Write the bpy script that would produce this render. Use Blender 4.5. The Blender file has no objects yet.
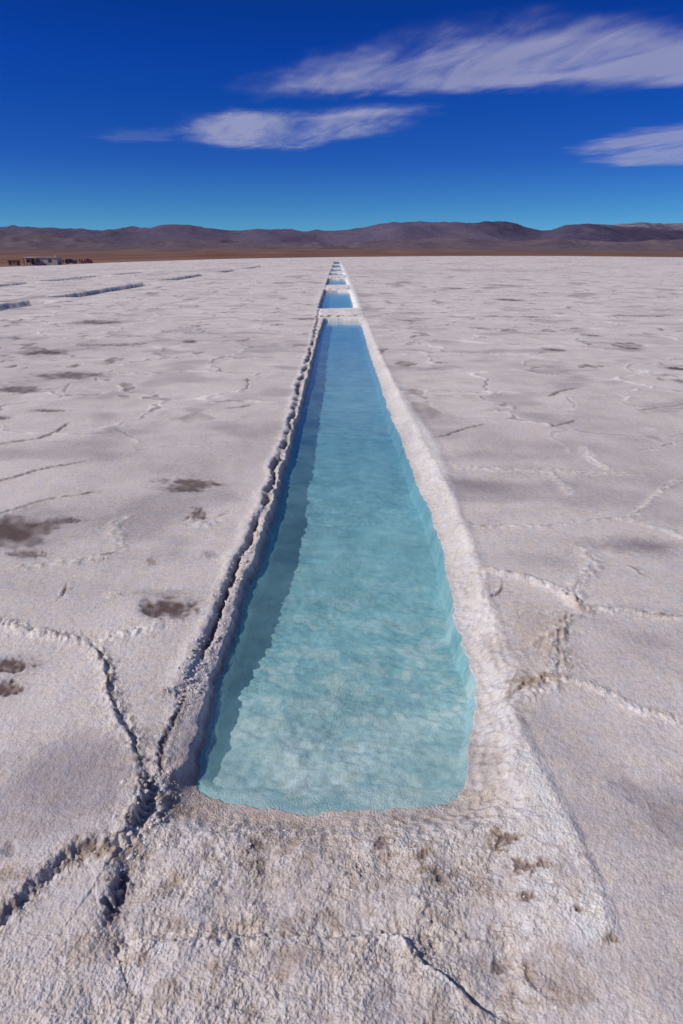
import bpy, bmesh, math, random
import numpy as np
from mathutils import Vector, Matrix, Euler
# ---------------------------------------------------------------- layout unprojected from image pixels (metres, camera at x=0 y=0)
CAM = (0.362618, 0.006163, 1.7)
POOL = [(-0.339, 19.692), (-0.402, 14.599), (-0.413, 9.969), (-0.431, 7.737), (-0.448, 5.798), (-0.463, 4.395), (-0.49, 3.754), (-0.523, 3.225), (-0.533, 2.675), (-0.53, 2.249), (-0.527, 2.029), (-0.511, 1.943), (-0.459, 1.894), (-0.349, 1.866), (-0.236, 1.842), (-0.131, 1.828), (0.006, 1.832), (0.144, 1.84), (0.302, 1.853), (0.4, 1.88), (0.458, 1.952), (0.513, 2.131), (0.565, 2.324), (0.608, 2.575), (0.615, 2.899), (0.634, 3.364), (0.667, 3.892), (0.687, 4.74), (0.663, 5.561), (0.651, 6.911), (0.629, 8.747), (0.614, 12.21), (0.638, 19.686)]
LCRACK = [(-0.507, 19.783), (-0.454, 13.044), (-0.455, 10.705), (-0.475, 8.909), (-0.468, 8.268), (-0.471, 6.775), (-0.501, 6.201), (-0.482, 5.71), (-0.488, 5.155), (-0.516, 4.626), (-0.515, 4.33), (-0.539, 3.952), (-0.568, 3.74), (-0.563, 3.481), (-0.576, 3.298), (-0.591, 3.185), (-0.594, 2.862), (-0.616, 2.746), (-0.622, 2.558), (-0.632, 2.397)]
RBANK = [(0.742, 19.542), (0.756, 12.884), (0.817, 9.688), (0.878, 7.609), (0.947, 6.373), (0.886, 5.267), (0.842, 4.462), (0.839, 3.851), (0.78, 3.251), (0.754, 2.838), (0.707, 2.361), (0.723, 2.08), (0.735, 1.779), (0.747, 1.527), (0.749, 1.402), (0.734, 1.282)]
CRACKS = [([(-1.913, 3.065), (-1.665, 2.963), (-1.485, 2.886), (-1.316, 2.82), (-1.158, 2.775)], 0.016, 0.035, 0.35, 0.006, 0, 0.5), ([(-1.158, 2.775), (-1.036, 2.623), (-0.94, 2.399), (-0.879, 2.253), (-0.792, 2.114), (-0.71, 1.978)], 0.012, 0.032, 0.62, 0.01, 0.012, 0.8), ([(-1.158, 2.775), (-1.082, 2.828), (-0.911, 2.901), (-0.813, 2.938)], 0.012, 0.05, 0.0, 0.01, 0, 0.5), ([(-0.71, 1.978), (-0.65, 1.869), (-0.637, 1.777), (-0.648, 1.652), (-0.663, 1.598)], 0.014, 0.05, 0.85, 0.022, 0.024, 0.8), ([(-0.584, 1.927), (-0.576, 1.831), (-0.58, 1.734), (-0.593, 1.66)], 0.014, 0.02, 0.8, 0.01, 0, 0.6), ([(-0.624, 2.439), (-0.643, 2.329), (-0.651, 2.19), (-0.662, 2.074), (-0.639, 1.978), (-0.6, 1.902)], 0.012, 0.03, 0.85, 0.013, 0.0, 0.5), ([(-0.805, 2.33), (-0.751, 2.356), (-0.69, 2.397), (-0.624, 2.439)], 0.012, 0.02, 0.4, 0.007, 0, 0.7), ([(-1.028, 1.244), (-0.952, 1.299), (-0.916, 1.366), (-0.86, 1.451), (-0.821, 1.529), (-0.762, 1.584), (-0.675, 1.598)], 0.008, 0.03, 0.6, 0.018, -0.026, 0.8), ([(-0.64, 1.583), (-0.638, 1.532), (-0.634, 1.47), (-0.629, 1.405), (-0.623, 1.349), (-0.602, 1.308)], 0.0, 0.03, 0.85, 0.028, 0.018, 0.4), ([(-0.619, 1.303), (-0.591, 1.263), (-0.555, 1.231)], 0.006, 0.015, 0.4, 0.005, 0, 0.3), ([(-0.42, 1.658), (-0.372, 1.581), (-0.342, 1.502), (-0.327, 1.409)], 0.0, 0.02, 0.6, 0.008, -0.012, 0.4), ([(-0.214, 1.543), (-0.216, 1.474)], 0.0, 0.02, 0.5, 0.005, 0, 0.3), ([(-0.52, 1.197), (-0.508, 1.135), (-0.502, 1.08)], 0.0, 0.02, 0.5, 0.004, 0, 0.3), ([(-0.582, 1.305), (-0.502, 1.302), (-0.447, 1.296), (-0.343, 1.304), (-0.21, 1.306), (-0.049, 1.302), (0.058, 1.31), (0.125, 1.315), (0.169, 1.298), (0.2, 1.264), (0.222, 1.226), (0.265, 1.19), (0.306, 1.164), (0.343, 1.125), (0.386, 1.102), (0.424, 1.061)], 0.007, 0.025, 0.55, 0.007, 0.024, 0.6), ([(0.439, 1.279), (0.451, 1.241), (0.459, 1.199)], 0.006, 0.02, 0.8, 0.006, 0, 0.5), ([(0.486, 1.284), (0.486, 1.243), (0.482, 1.191), (0.509, 1.153), (0.556, 1.105)], 0.01, 0.03, 0.7, 0.007, 0, 0.8), ([(0.172, 1.39), (0.253, 1.368), (0.329, 1.329), (0.402, 1.291), (0.456, 1.273)], 0.008, 0.03, 0.3, 0.008, 0, 0.3), ([(-2.503, 4.343), (-2.352, 4.456), (-2.173, 4.7), (-1.964, 4.831), (-1.815, 4.944)], 0.008, 0.03, 0.7, 0.008, -0.006, 0.4), ([(-1.937, 3.555), (-1.77, 3.635), (-1.526, 3.689), (-1.354, 3.804), (-1.329, 3.864)], 0.01, 0.04, 0.55, 0.008, 0, 0.6), ([(-1.329, 3.864), (-1.429, 4.072), (-1.498, 4.3), (-1.422, 4.49)], 0.01, 0.04, 0.1, 0.008, 0, 0.5), ([(-1.455, 3.19), (-1.466, 3.304), (-1.491, 3.399)], 0.006, 0.03, 0.8, 0.008, 0, 0.3), ([(-1.235, 3.189), (-1.195, 3.279), (-1.104, 3.244)], 0.008, 0.03, 0.5, 0.006, 0, 0.3), ([(-2.843, 5.022), (-2.691, 5.194), (-2.473, 5.545), (-2.188, 5.721)], 0.006, 0.03, 0.7, 0.01, -0.006, 0.3), ([(-3.391, 6.115), (-3.212, 6.326), (-2.923, 6.549), (-2.87, 6.873), (-2.872, 7.275)], 0.006, 0.03, 0.7, 0.01, -0.006, 0.3), ([(-1.039, 4.334), (-0.993, 4.448), (-0.934, 4.507)], 0.004, 0.02, 0.95, 0.012, 0, 0.3), ([(-0.813, 4.408), (-0.775, 4.526)], 0.004, 0.02, 0.9, 0.01, 0, 0.3), ([(-1.02, 4.242), (-0.923, 4.26), (-0.767, 4.332)], 0.015, 0.05, 0.0, 0.01, 0, 0.5), ([(-1.298, 7.873), (-1.149, 7.983), (-1.027, 8.153)], 0.003, 0.02, 0.8, 0.014, 0, 0.2), ([(-3.477, 8.532), (-3.549, 8.928), (-3.71, 9.512), (-3.54, 9.83)], 0.006, 0.04, 0.5, 0.014, 0, 0.2), ([(0.754, 4.249), (1.008, 4.176), (1.338, 4.174), (1.593, 4.244), (1.74, 4.28), (1.95, 4.297), (2.029, 4.241)], 0.008, 0.03, 0.45, 0.007, 0, 0.6), ([(1.97, 4.297), (2.14, 4.508), (2.356, 4.759), (2.579, 5.037), (2.874, 5.291)], 0.008, 0.03, 0.5, 0.007, 0, 0.6), ([(2.029, 4.241), (2.129, 4.135), (2.203, 4.0), (2.319, 3.887)], 0.01, 0.03, 0.2, 0.006, 0, 0.4), ([(0.798, 3.565), (0.859, 3.525), (0.945, 3.472), (1.066, 3.396), (1.156, 3.287), (1.206, 3.174), (1.252, 3.045)], 0.02, 0.035, 0.1, 0.006, 0, 0.7), ([(1.252, 3.045), (1.325, 3.066), (1.455, 3.044), (1.584, 2.993), (1.701, 2.942), (1.853, 2.884)], 0.01, 0.03, 0.55, 0.006, 0, 0.8), ([(0.897, 3.385), (0.87, 3.266), (0.798, 3.176)], 0.004, 0.02, 0.8, 0.007, 0, 0.5), ([(1.252, 3.045), (1.105, 2.946), (1.048, 2.824), (0.973, 2.78), (0.914, 2.736)], 0.01, 0.04, 0.7, 0.008, 0, 0.8), ([(1.095, 2.946), (1.008, 2.693), (0.956, 2.548), (0.954, 2.458)], 0.01, 0.05, 0.6, 0.008, 0, 0.8), ([(1.478, 3.893), (1.494, 3.67), (1.413, 3.469), (1.256, 3.264), (1.252, 3.045)], 0.01, 0.045, 0.15, 0.006, 0, 0.6), ([(0.696, 2.341), (0.757, 2.388), (0.831, 2.43), (0.901, 2.481), (0.946, 2.458)], 0.022, 0.03, 0.95, 0.012, 0, 1.0), ([(0.701, 2.327), (0.786, 2.34), (0.889, 2.381), (0.96, 2.451)], 0.016, 0.025, 0.0, 0.01, 0, 0.2), ([(0.96, 2.451), (1.042, 2.429), (1.103, 2.366), (1.196, 2.24), (1.323, 2.148), (1.448, 2.044)], 0.014, 0.028, 0.1, 0.006, 0, 0.5), ([(1.64, 3.586), (1.682, 3.546), (1.696, 3.442), (1.725, 3.404)], 0.006, 0.03, 0.7, 0.01, 0, 0.4), ([(0.994, 6.564), (1.252, 6.806), (1.591, 7.109)], 0.004, 0.03, 0.85, 0.012, 0, 0.3), ([(0.909, 5.524), (1.084, 5.552), (1.362, 5.465), (1.613, 5.463)], 0.008, 0.05, 0.15, 0.01, 0, 0.5), ([(1.613, 5.463), (2.16, 5.349), (2.466, 5.293)], 0.006, 0.05, 0.35, 0.012, 0, 0.5), ([(1.362, 5.465), (1.781, 5.406), (1.748, 4.719)], 0.006, 0.04, 0.1, 0.012, 0, 0.5), ([(2.297, 6.255), (2.252, 5.603), (2.279, 5.403)], 0.008, 0.05, 0.0, 0.012, 0, 0.3), ([(2.209, 6.928), (2.42, 7.104), (2.62, 7.289)], 0.004, 0.03, 0.9, 0.015, 0, 0.3), ([(2.484, 7.485), (2.66, 7.688), (2.843, 8.072), (2.915, 8.686), (2.66, 8.558)], 0.006, 0.05, 0.3, 0.014, 0, 0.3), ([(2.66, 8.558), (2.913, 8.888), (3.269, 9.169)], 0.004, 0.04, 0.8, 0.016, 0, 0.3), ([(3.505, 7.79), (3.808, 7.897), (4.247, 8.121)], 0.004, 0.04, 0.8, 0.014, 0, 0.3), ([(3.403, 10.49), (3.695, 10.679), (4.052, 10.677)], 0.004, 0.05, 0.6, 0.02, 0, 0.3), ([(1.115, 8.632), (1.433, 8.63), (1.789, 8.628)], 0.004, 0.05, 0.5, 0.014, 0, 0.5), ([(2.793, 6.077), (3.023, 6.18), (3.36, 6.434)], 0.006, 0.05, 0.5, 0.014, 0, 0.4), ([(0.339, 1.13), (0.371, 1.121), (0.4, 1.106)], 0.01, 0.02, 0.8, 0.008, 0, 0.8)]
PATCH = [(-2.085, 4.161, 0.276, 0.296, 1.0, 0), (-1.836, 4.339, 0.109, 0.056, 0.8, 0), (-1.877, 3.792, 0.121, 0.059, 0.7, 0), (-0.862, 3.111, 0.154, 0.117, 1.0, 0), (-0.953, 3.277, 0.118, 0.046, 0.5, 1), (-1.442, 2.594, 0.106, 0.063, 1.0, 0), (-1.387, 2.416, 0.071, 0.063, 1.0, 0), (-1.542, 2.511, 0.086, 0.149, 1, 0), (-1.182, 5.135, 0.237, 0.176, 0.9, 0), (-0.966, 4.487, 0.056, 0.119, 0.9, 0), (-0.974, 4.019, 0.128, 0.099, 0.3, 1), (-0.764, 3.8, 0.049, 0.059, 0.7, 1), (-1.1, 3.686, 0.03, 0.056, 0.4, 0), (-3.983, 10.262, 0.507, 0.448, 0.8, 0), (-4.242, 9.143, 0.374, 0.361, 0.8, 0), (-5.367, 12.798, 0.368, 0.544, 0.9, 0), (-6.381, 18.635, 0.58, 0.839, 0.8, 0), (-4.688, 13.814, 0.395, 0.314, 0.5, 0), (-3.718, 7.424, 0.111, 0.147, 0.9, 0), (-3.307, 7.778, 0.184, 0.107, 0.8, 0), (-3.007, 14.29, 0.143, 0.336, 1, 0), (-1.934, 4.493, 0.561, 0.239, 0.25, 1), (-1.41, 3.327, 0.326, 0.107, 0.3, 1), (1.87, 3.859, 0.278, 0.138, 0.85, 1), (1.945, 3.89, 0.125, 0.062, 0.6, 1), (1.49, 2.776, 0.103, 0.08, 0.5, 1), (1.49, 2.776, 0.282, 0.267, 0.35, 1), (1.08, 1.74, 0.112, 0.129, 0.8, 1), (1.106, 5.095, 0.267, 0.224, 0.6, 1), (1.043, 5.096, 0.142, 0.124, 0.5, 1), (1.135, 2.57, 0.22, 0.315, 0.2, 1), (1.463, 5.918, 0.54, 0.26, 0.4, 1), (1.117, 7.298, 0.327, 0.382, 0.5, 1), (1.169, 3.672, 0.296, 0.141, 0.25, 1), (2.445, 5.24, 0.484, 0.236, 0.3, 1), (2.108, 6.257, 0.568, 0.288, 0.3, 1), (-0.934, 1.904, 0.209, 0.206, 0.5, 1), (-1.126, 1.93, 0.141, 0.15, 0.2, 1), (-0.992, 1.574, 0.021, 0.03, 0.8, 1), (-1.188, 7.081, 0.211, 0.27, 0.4, 1), (-1.648, 7.821, 0.139, 0.216, 0.6, 1), (-4.113, 9.834, 0.859, 0.663, 0.3, 1), (0.866, 2.076, 0.149, 0.225, 0.25, 1), (4.082, 13.017, 0.188, 0.282, 1, 0), (5.606, 15.511, 0.177, 0.295, 0.9, 0), (6.689, 27.561, 0.464, 0.902, 0.9, 0), (6.126, 37.249, 0.519, 1.084, 0.8, 0), (5.479, 20.065, 0.284, 0.324, 0.8, 0), (5.34, 10.867, 0.158, 0.301, 1, 0), (5.604, 13.295, 0.153, 0.294, 0.8, 0), (8.741, 20.374, 0.577, 0.334, 0.6, 0), (9.257, 40.786, 0.796, 1.296, 0.8, 0), (3.463, 17.035, 0.194, 0.471, 0.5, 0), (-0.735, 13.79, 0.237, 0.236, 0.5, 0), (-0.886, 19.476, 0.386, 0.457, 0.7, 0), (1.539, 3.064, 0.102, 0.062, 0.2, 1), (-0.023, 1.358, 0.411, 0.042, 0.55, 1), (0.302, 1.244, 0.155, 0.043, 0.5, 1), (0.356, 1.328, 0.135, 0.035, 0.35, 1), (-0.459, 1.135, 0.292, 0.047, 0.3, 1), (0.149, 1.131, 0.292, 0.047, 0.25, 1), (0.775, 1.228, 0.103, 0.133, 0.2, 1)]
STAIN = [(0.254, 1.57, 0.021, 0.052, 1), (0.503, 1.621, 0.049, 0.039, 1), (0.539, 1.517, 0.077, 0.028, 0.9), (0.532, 1.413, 0.023, 0.02, 0.9), (0.663, 1.372, 0.017, 0.018, 0.9), (-0.258, 1.618, 0.043, 0.062, 0.6), (0.13, 1.635, 0.025, 0.063, 0.6), (0.312, 1.491, 0.059, 0.034, 0.6), (-0.12, 1.637, 0.125, 0.062, 0.3), (0.415, 1.23, 0.036, 0.026, 0.8), (0.034, 1.507, 0.266, 0.105, 0.22), (0.558, 1.19, 0.1, 0.077, 0.3), (0.722, 1.292, 0.021, 0.017, 0.9), (0.686, 1.468, 0.07, 0.101, 0.3), (-0.765, 1.591, 0.055, 0.045, 0.6), (-0.938, 1.478, 0.087, 0.034, 0.5), (-0.687, 1.264, 0.062, 0.044, 0.4), (-0.1, 1.247, 0.259, 0.048, 0.25), (0.524, 2.05, 0.074, 0.221, 0.25), (0.975, 2.871, 0.145, 0.339, 0.3), (-0.552, 1.831, 0.06, 0.055, 0.5), (0.191, 1.18, 0.05, 0.04, 0.15), (0.559, 1.153, 0.054, 0.034, 0.35), (0.382, 1.47, 0.261, 0.136, 0.2), (0.818, 2.459, 0.102, 0.065, 0.9), (0.715, 2.781, 0.028, 0.177, 0.3), (-0.665, 1.583, 0.122, 0.037, 0.5), (-0.459, 1.877, 0.069, 0.096, 0.3)]
FARP = [(23.553, 35.361), (41.53, 52.362), (59.134, 67.888)]
SHORE = [(-1.1488, 230, -3.908), (-0.7383, 240, -3.544), (-0.4634, 250, -2.8), (-0.422, 255, -2.561), (-0.3807, 260, -2.309), (-0.3255, 285, -1.96), (-0.243, 330, -1.689), (-0.1331, 420, -1.317), (0.0041, 480, -0.763), (0.1551, 520, -0.302), (0.3064, 500, -0.227), (0.4762, 430, -0.68), (0.7766, 400, -0.88), (1.1935, 400, -0.886)]
SKY1 = [(-1.1235, 0.03389), (-0.8544, 0.04014), (-0.6159, 0.03151), (-0.4542, 0.03403), (-0.4206, 0.03404), (-0.3872, 0.0328), (-0.3537, 0.03156), (-0.3201, 0.03032), (-0.2861, 0.03282), (-0.2523, 0.03407), (-0.2278, 0.03657), (-0.1982, 0.03657), (-0.1783, 0.03284), (-0.1514, 0.02972), (-0.1312, 0.0291), (-0.0972, 0.03286), (-0.0703, 0.03161), (-0.05, 0.02912), (-0.0297, 0.02849), (0.0109, 0.03038), (0.0339, 0.03288), (0.0514, 0.03663), (0.0743, 0.04037), (0.1256, 0.04038), (0.1459, 0.03976), (0.1797, 0.03915), (0.1999, 0.04102), (0.2201, 0.04165), (0.2365, 0.03916), (0.2546, 0.03418), (0.2755, 0.02918), (0.2917, 0.03043), (0.3086, 0.03669), (0.3422, 0.03857), (0.3723, 0.0367), (0.3863, 0.03421), (0.4039, 0.03421), (0.4383, 0.03171), (0.47, 0.02921), (0.5761, 0.02419), (0.7655, 0.03178), (1.1746, 0.03563)]
SKY2 = [(0.276, 0.02415), (0.3567, 0.0317), (0.3804, 0.03733), (0.4167, 0.03921), (0.4439, 0.03859), (0.4685, 0.03797), (0.5182, 0.04048), (0.6278, 0.03676), (0.9022, 0.0318), (1.1774, 0.02934)]
SKY3 = [(-1.13, 0.01894), (-0.5925, 0.01648), (-0.4564, 0.02153), (-0.4018, 0.0253), (-0.3486, 0.01903), (-0.2813, 0.01525), (-0.186, 0.01905), (-0.1047, 0.01527), (-0.0095, 0.01401), (0.0858, 0.01782), (0.1537, 0.02161), (0.2222, 0.01656), (0.3038, 0.0191), (0.3863, 0.01531), (0.4718, 0.01912), (0.7699, 0.01662), (1.182, 0.01921)]
CLOUDS = [[(-1.628, 13.294), (-0.532, 11.613), (0.578, 10.691), (1.365, 9.761), (2.134, 9.463), (2.621, 9.531), (3.471, 9.315), (4.299, 9.594), (5.184, 9.893), (6.344, 10.942), (7.122, 12.671), (5.975, 12.956), (4.772, 13.254), (3.855, 13.565), (2.331, 13.733), (1.121, 13.903), (-0.12, 14.163), (-1.374, 14.085)], [(-3.722, 17.506), (-2.893, 15.602), (-1.853, 14.991), (-0.713, 15.18), (0.252, 14.788), (1.802, 14.778), (1.873, 16.464), (0.852, 18.625), (-0.169, 19.267), (-0.992, 20.692), (-2.881, 20.704), (-3.674, 19.289)], [(6.292, 20.647), (6.361, 18.591), (6.742, 17.177), (7.591, 16.196), (9.537, 15.958), (12.13, 18.868), (13.841, 22.719), (11.34, 23.715), (9.151, 24.524), (7.75, 23.737)], [(-5.813, 18.365), (-5.123, 17.514), (-3.929, 17.243), (-3.544, 18.059), (-4.3, 19.293), (-5.677, 19.301)]]
BLD = {'building': ((-112.65, 262, -2.17), (-101.16, 262, -2.171)), 'annex': ((-116.59, 258, -2.11), (-113.05, 258, -2.11))}
FOLK = [(-96.95, 258, -2.032), (-97.55, 262, -2.056), (-95.37, 259, -1.973), (-95.75, 264, -1.989), (-93.76, 262, -1.914), (-93.91, 266, -1.921), (-91.75, 264, -1.84), (-91.48, 268, -1.831), (-91.23, 270, -1.823)]
CARS = [(-98.48, 270, -2.045), (-94.12, 274, -2.101), (-102.34, 268, -2.017)]
PITCH, YAW, CAMH = CAM
random.seed(7)
scene = bpy.context.scene
COL = scene.collection
R = math.radians

# ---------------------------------------------------------------- noise
_rng = np.random.RandomState(11)
_GA = _rng.rand(8, 256, 256) * 2 * np.pi
_GX, _GY = np.cos(_GA), np.sin(_GA)
def perlin(x, y, seed=0):
    s = seed % 8
    x = x + seed * 17.31; y = y + seed * 9.73
    xf = np.floor(x); yf = np.floor(y)
    xi = xf.astype(np.int64) & 255; yi = yf.astype(np.int64) & 255
    fx = x - xf; fy = y - yf
    xj = (xi + 1) & 255; yj = (yi + 1) & 255
    u = fx * fx * fx * (fx * (fx * 6 - 15) + 10); v = fy * fy * fy * (fy * (fy * 6 - 15) + 10)
    gx, gy = _GX[s], _GY[s]
    a = gx[xi, yi] * fx + gy[xi, yi] * fy
    b = gx[xj, yi] * (fx - 1) + gy[xj, yi] * fy
    c = gx[xi, yj] * fx + gy[xi, yj] * (fy - 1)
    d = gx[xj, yj] * (fx - 1) + gy[xj, yj] * (fy - 1)
    return (a + (b - a) * u + ((c + (d - c) * u) - (a + (b - a) * u)) * v) * 1.5
def sm(a, b, x):
    t = np.clip((x - a) / (b - a), 0, 1)
    return t * t * (3 - 2 * t)
def fnoise(x, y, wl, seed, res, sy=1.0):
    """noise of wavelength wl that dies out where the mesh is too coarse to carry it"""
    k = 1 - sm(0.28, 0.5, res / (wl * sy))
    out = np.zeros_like(x)
    m = k > 0.001
    if m.any():
        out[m] = perlin(x[m] / wl, y[m] / (wl * sy), seed) * k[m]
    return out
def fbm(x, y, wl, octv, seed, res, gain=0.5, sy=1.0):
    o = 0; a = 1.0
    for i in range(octv):
        o = o + a * fnoise(x, y, wl / 2 ** i, seed + i, res, sy); a *= gain
    return o
def worley(x, y, seed, jit=0.9):
    xf = np.floor(x); yf = np.floor(y)
    f1 = np.full(x.shape, 9.0); f2 = np.full(x.shape, 9.0); cid = np.zeros(x.shape)
    tab = np.random.RandomState(seed).rand(3, 256, 256)
    for i in (-1, 0, 1):
        for j in (-1, 0, 1):
            cx = xf + i; cy = yf + j
            a = cx.astype(np.int64) & 255; b = cy.astype(np.int64) & 255
            d = np.hypot(cx + .5 + (tab[0][a, b] - .5) * jit - x, cy + .5 + (tab[1][a, b] - .5) * jit - y)
            n = d < f1
            f2 = np.where(n, f1, np.minimum(f2, d)); cid = np.where(n, tab[2][a, b], cid); f1 = np.where(n, d, f1)
    return f1, f2, cid
def polyline(x, y, pts):
    """distance, signed side (positive on the left of the direction), parameter along"""
    best = np.full(x.shape, 1e9); sd = np.zeros(x.shape); par = np.zeros(x.shape); acc = 0
    for (x0, y0), (x1, y1) in zip(pts[:-1], pts[1:]):
        dx, dy = x1 - x0, y1 - y0; L = math.hypot(dx, dy) + 1e-9
        t = np.clip(((x - x0) * dx + (y - y0) * dy) / L ** 2, 0, 1)
        ex = x - x0 - t * dx; ey = y - y0 - t * dy
        d = np.hypot(ex, ey); n = d < best - 1e-7
        s = np.sign(dx * ey - dy * ex)
        best = np.where(n, d, best); sd = np.where(n, s * d, sd); par = np.where(n, acc + t * L, par); acc += L
    return best, sd, par, acc
def polysd(x, y, pts):
    """signed distance to a closed outline, positive inside"""
    best = np.full(x.shape, 1e9); ins = np.zeros(x.shape, bool)
    n = len(pts)
    for i in range(n):
        x0, y0 = pts[i]; x1, y1 = pts[(i + 1) % n]
        dx, dy = x1 - x0, y1 - y0
        t = np.clip(((x - x0) * dx + (y - y0) * dy) / (dx * dx + dy * dy + 1e-12), 0, 1)
        best = np.minimum(best, np.hypot(x - x0 - t * dx, y - y0 - t * dy))
        if y0 != y1:
            c = ((y0 > y) != (y1 > y)) & (x < (x1 - x0) * (y - y0) / (y1 - y0) + x0)
            ins ^= c
    return np.where(ins, best, -best)
def interp(u, tab, k):
    return np.interp(u, [t[0] for t in tab], [t[k] for t in tab])

# ---------------------------------------------------------------- the salt flat: height and colour at any point
WL = -0.10                                           # water level in the cut pools
CHAN = [(0.0, FARP[0][0], FARP[0][1]), (-0.01, FARP[1][0], FARP[1][1]), (-0.02, FARP[2][0], FARP[2][1]), (-.02, 74., 88.), (-.03, 96., 120.), (-.03, 132., 175.),
        (-11.15, 15.5, 27.0), (-11.2, 29.8, 43.5), (-11.3, 48.5, 62.8), (-11.35, 71., 82.), (-11.4, 92., 112.),
        (-18.8, 31.0, 44.8), (-18.85, 47.5, 58.0), (-18.9, 62., 72.)]
LCR = [(-0.30 - .27, -3.0 + 200)] if False else [tuple(p) for p in reversed(LCRACK)]
LCR = [(p[0] - .022 - .006 * min(p[1], 5), p[1]) for p in LCR] + [(-0.62, 24.), (-0.66, 60.), (-.7, 120.)]
RBK = [tuple(p) for p in reversed(RBANK)] + [(0.86, 30.), (0.95, 60.), (1.0, 120.)]
C_BASE = np.array((.740, .655, .612)); C_WHITE = np.array((.84, .775, .730)); C_TAN = np.array((.47, .355, .27))
C_BROWN = np.array((.135, .088, .078)); C_GREY = np.array((.245, .205, .235)); C_DARK = np.array((.10, .075, .085))
C_FLOOR = np.array((.400, .620, .665)); C_DEEP = np.array((.20, .46, .58)); C_PALE = np.array((.80, .76, .76)); C_LEDGE = np.array((.62, .86, .86))
def mix(c, k, t):
    k = np.clip(k, 0, 1)[:, None]
    return c * (1 - k) + t * k
def shore(u): return interp(u, SHORE, 1), interp(u, SHORE, 2)
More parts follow.
